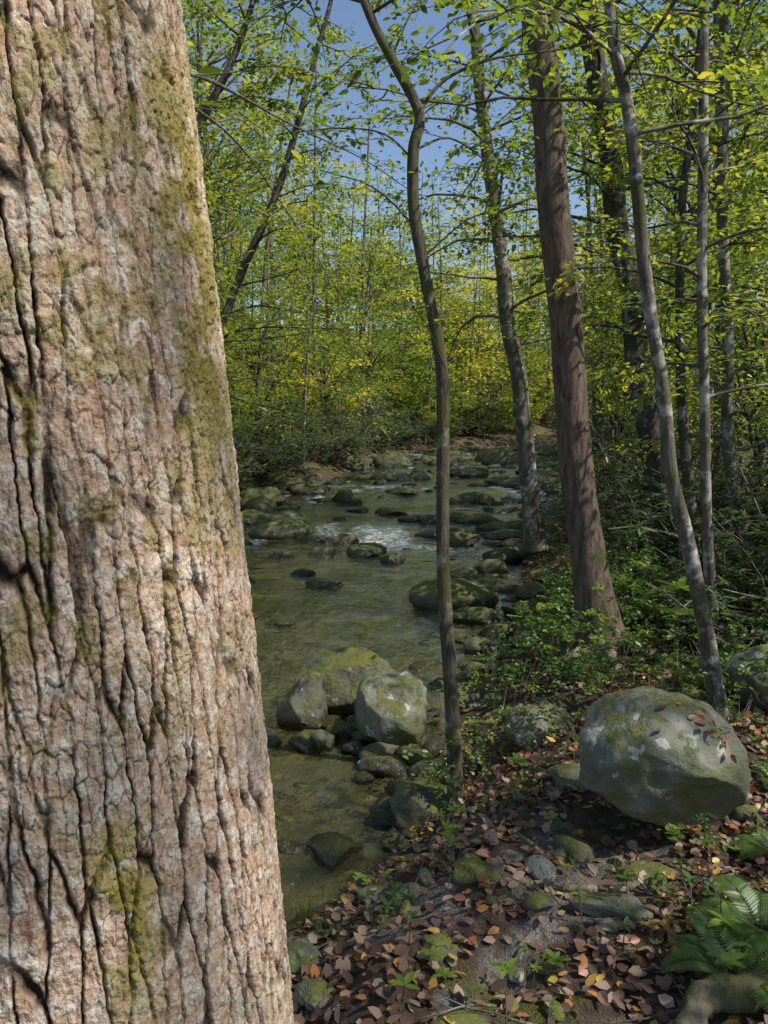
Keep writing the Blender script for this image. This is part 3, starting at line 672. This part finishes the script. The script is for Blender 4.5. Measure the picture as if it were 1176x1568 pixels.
def fern(name,x,y,n_,L,seed,a0=0,a1=6.28,tt=.35):
    global rng
    rng=np.random.default_rng(seed);b=Buf();z=float(hgt(x,y))
    for f in range(n_):
        a=a0+(a1-a0)*(f+.5*rng.random())/n_;l=L*R(.8,1.15)
        s_=np.linspace(0,1,34);P=np.stack([x+math.cos(a)*l*s_*.9,y+math.sin(a)*l*s_*.9,z+l*(1.3*s_-1.0*s_**2)*.85],1)
        tube(b,P,np.linspace(.0025,.0007,34),4,1,.3)
        T=nrm(np.gradient(P,axis=0));S=nrm(np.cross(T,[0,0,1.]))
        for sg in (1,-1):
            C=P[4:];k=len(C);w=l*.22*np.sin(np.pi*np.clip(s_[4:]*.86+.14,0,1))**.8+.006
            A=S[4:]*sg+T[4:]*.35;N=np.cross(T[4:],S[4:])*-1+0*A
            leaves(b,C,A,np.where(N[:,2:]<0,-N,N)+rng.normal(0,.15,(k,3)),w,w*.15+.002,1,tt+R(-.1,.1,k),.05)
    return b.obj(name,[B_twig,M_plant])
fern('fern',1.08,2.14,8,.27,1,tt=.5)
fern('fern',1.28,2.38,7,.24,2,tt=.5)
fern('fern',1.6,2.9,7,.22,7,tt=.5)
fern('fern',2.35,4.9,7,.4,3,tt=.8)
fern('fern',2.6,5.3,7,.4,4,tt=.6)
fern('fern',2.15,4.6,7,.3,6,tt=.6)
fern('fern',1.85,3.4,5,.2,5,tt=.5)
b=Buf()
tube(b,catmull([(.76,1.74,-.10),(.82,1.86,-.04),(.88,1.95,.0),(.97,2.0,.005),(1.1,2.04,-.02),(1.3,2.1,-.08)],6),np.interp(np.linspace(0,1,31),[0,.4,.6,1],[.03,.042,.05,.03]),14,0,0,.6,False,9)
for P,r in [([(.55,3.05,-.05),(.62,2.9,.0),(.60,2.7,.0),(.68,2.5,-.04)],.012),([(1.0,2.7,.0),(.8,2.62,.02),(.55,2.66,.0),(.35,2.6,-.04)],.014),([(1.5,3.2,.0),(1.45,2.9,.03),(1.2,2.6,.0)],.013),([(.3,3.4,-.2),(.28,3.15,-.05),(.33,2.95,-.03),(.2,2.8,-.06)],.013)]:
    P=catmull(P,6);P[:,2]=hgt(P[:,0],P[:,1])+.002
    tube(b,P,np.linspace(r*1.3,r*.6,len(P)),8,0,0,.3,False,14)
for a,l in [(2.9,.6),(3.7,.7),(4.6,.65),(5.4,.8),(.1,.6),(1.2,.5)]:
    P=[(1.71+math.cos(a)*s_,5.7+math.sin(a)*s_,float(hgt(1.71+math.cos(a)*s_,5.7+math.sin(a)*s_))+.07*(1-s_/l)-.01) for s_ in np.linspace(.1,l,6)]
    tube(b,P,np.linspace(.06,.015,6),8,0,0,.15)
b.obj('tree_roots',[mat_bark('root_bark',(.15,.115,.08),(.32,.26,.19),(.40,.36,.30),.4,.7)])
rng=np.random.default_rng(21);b=Buf()
for q in range(190):
    x=R(-.4,5);y=R(1.8,9)
    if bank(np.array(x),np.array(y))<.15: continue
    a=R(0,6.28);l=R(.1,.5)*(1 if x<2 else 2.2)
    P=[(x+math.cos(a)*s_,y+math.sin(a)*s_,float(hgt(x+math.cos(a)*s_,y+math.sin(a)*s_))+.02+R(0,.02)+(0 if x<2.4 else R(0,.25))) for s_ in np.linspace(0,l,5)]
    tube(b,P,np.linspace(.003+.003*l,.0015,5),5,0,0,.1)
b.obj('fallen_twigs',[B_twig])

# ------------------------------------------------------------ light, world, camera
el=math.radians(50);az=math.radians(114)
sd=Vector((math.sin(az)*math.cos(el),math.cos(az)*math.cos(el),math.sin(el)))
L=bpy.data.lights.new('sun','SUN');L.energy=5;L.angle=math.radians(.5);L.color=(1,.96,.88)
so=bpy.data.objects.new('sun',L);sc.collection.objects.link(so);so.rotation_euler=sd.to_track_quat('Z','Y').to_euler()
w=bpy.data.worlds.new('World');sc.world=w;w.use_nodes=True;nt=w.node_tree;bg=nt.nodes['Background']
sk=nt.nodes.new('ShaderNodeTexSky');sk.sky_type='NISHITA';sk.sun_disc=False;sk.sun_elevation=el;sk.sun_rotation=az
sk.dust_density=.4;sk.ozone_density=1.5
nt.links.new(sk.outputs[0],bg.inputs[0]);bg.inputs[1].default_value=.15
cam=bpy.data.cameras.new('camera');co=bpy.data.objects.new('camera',cam);sc.collection.objects.link(co)
co.location=(0,0,1.65);co.rotation_euler=(math.radians(83),0,0)
cam.sensor_fit='VERTICAL';cam.sensor_height=24;cam.lens=17.79;cam.clip_start=.05;cam.clip_end=2000
sc.camera=co
sc.view_settings.view_transform='Standard';sc.view_settings.look='None';sc.view_settings.exposure=0
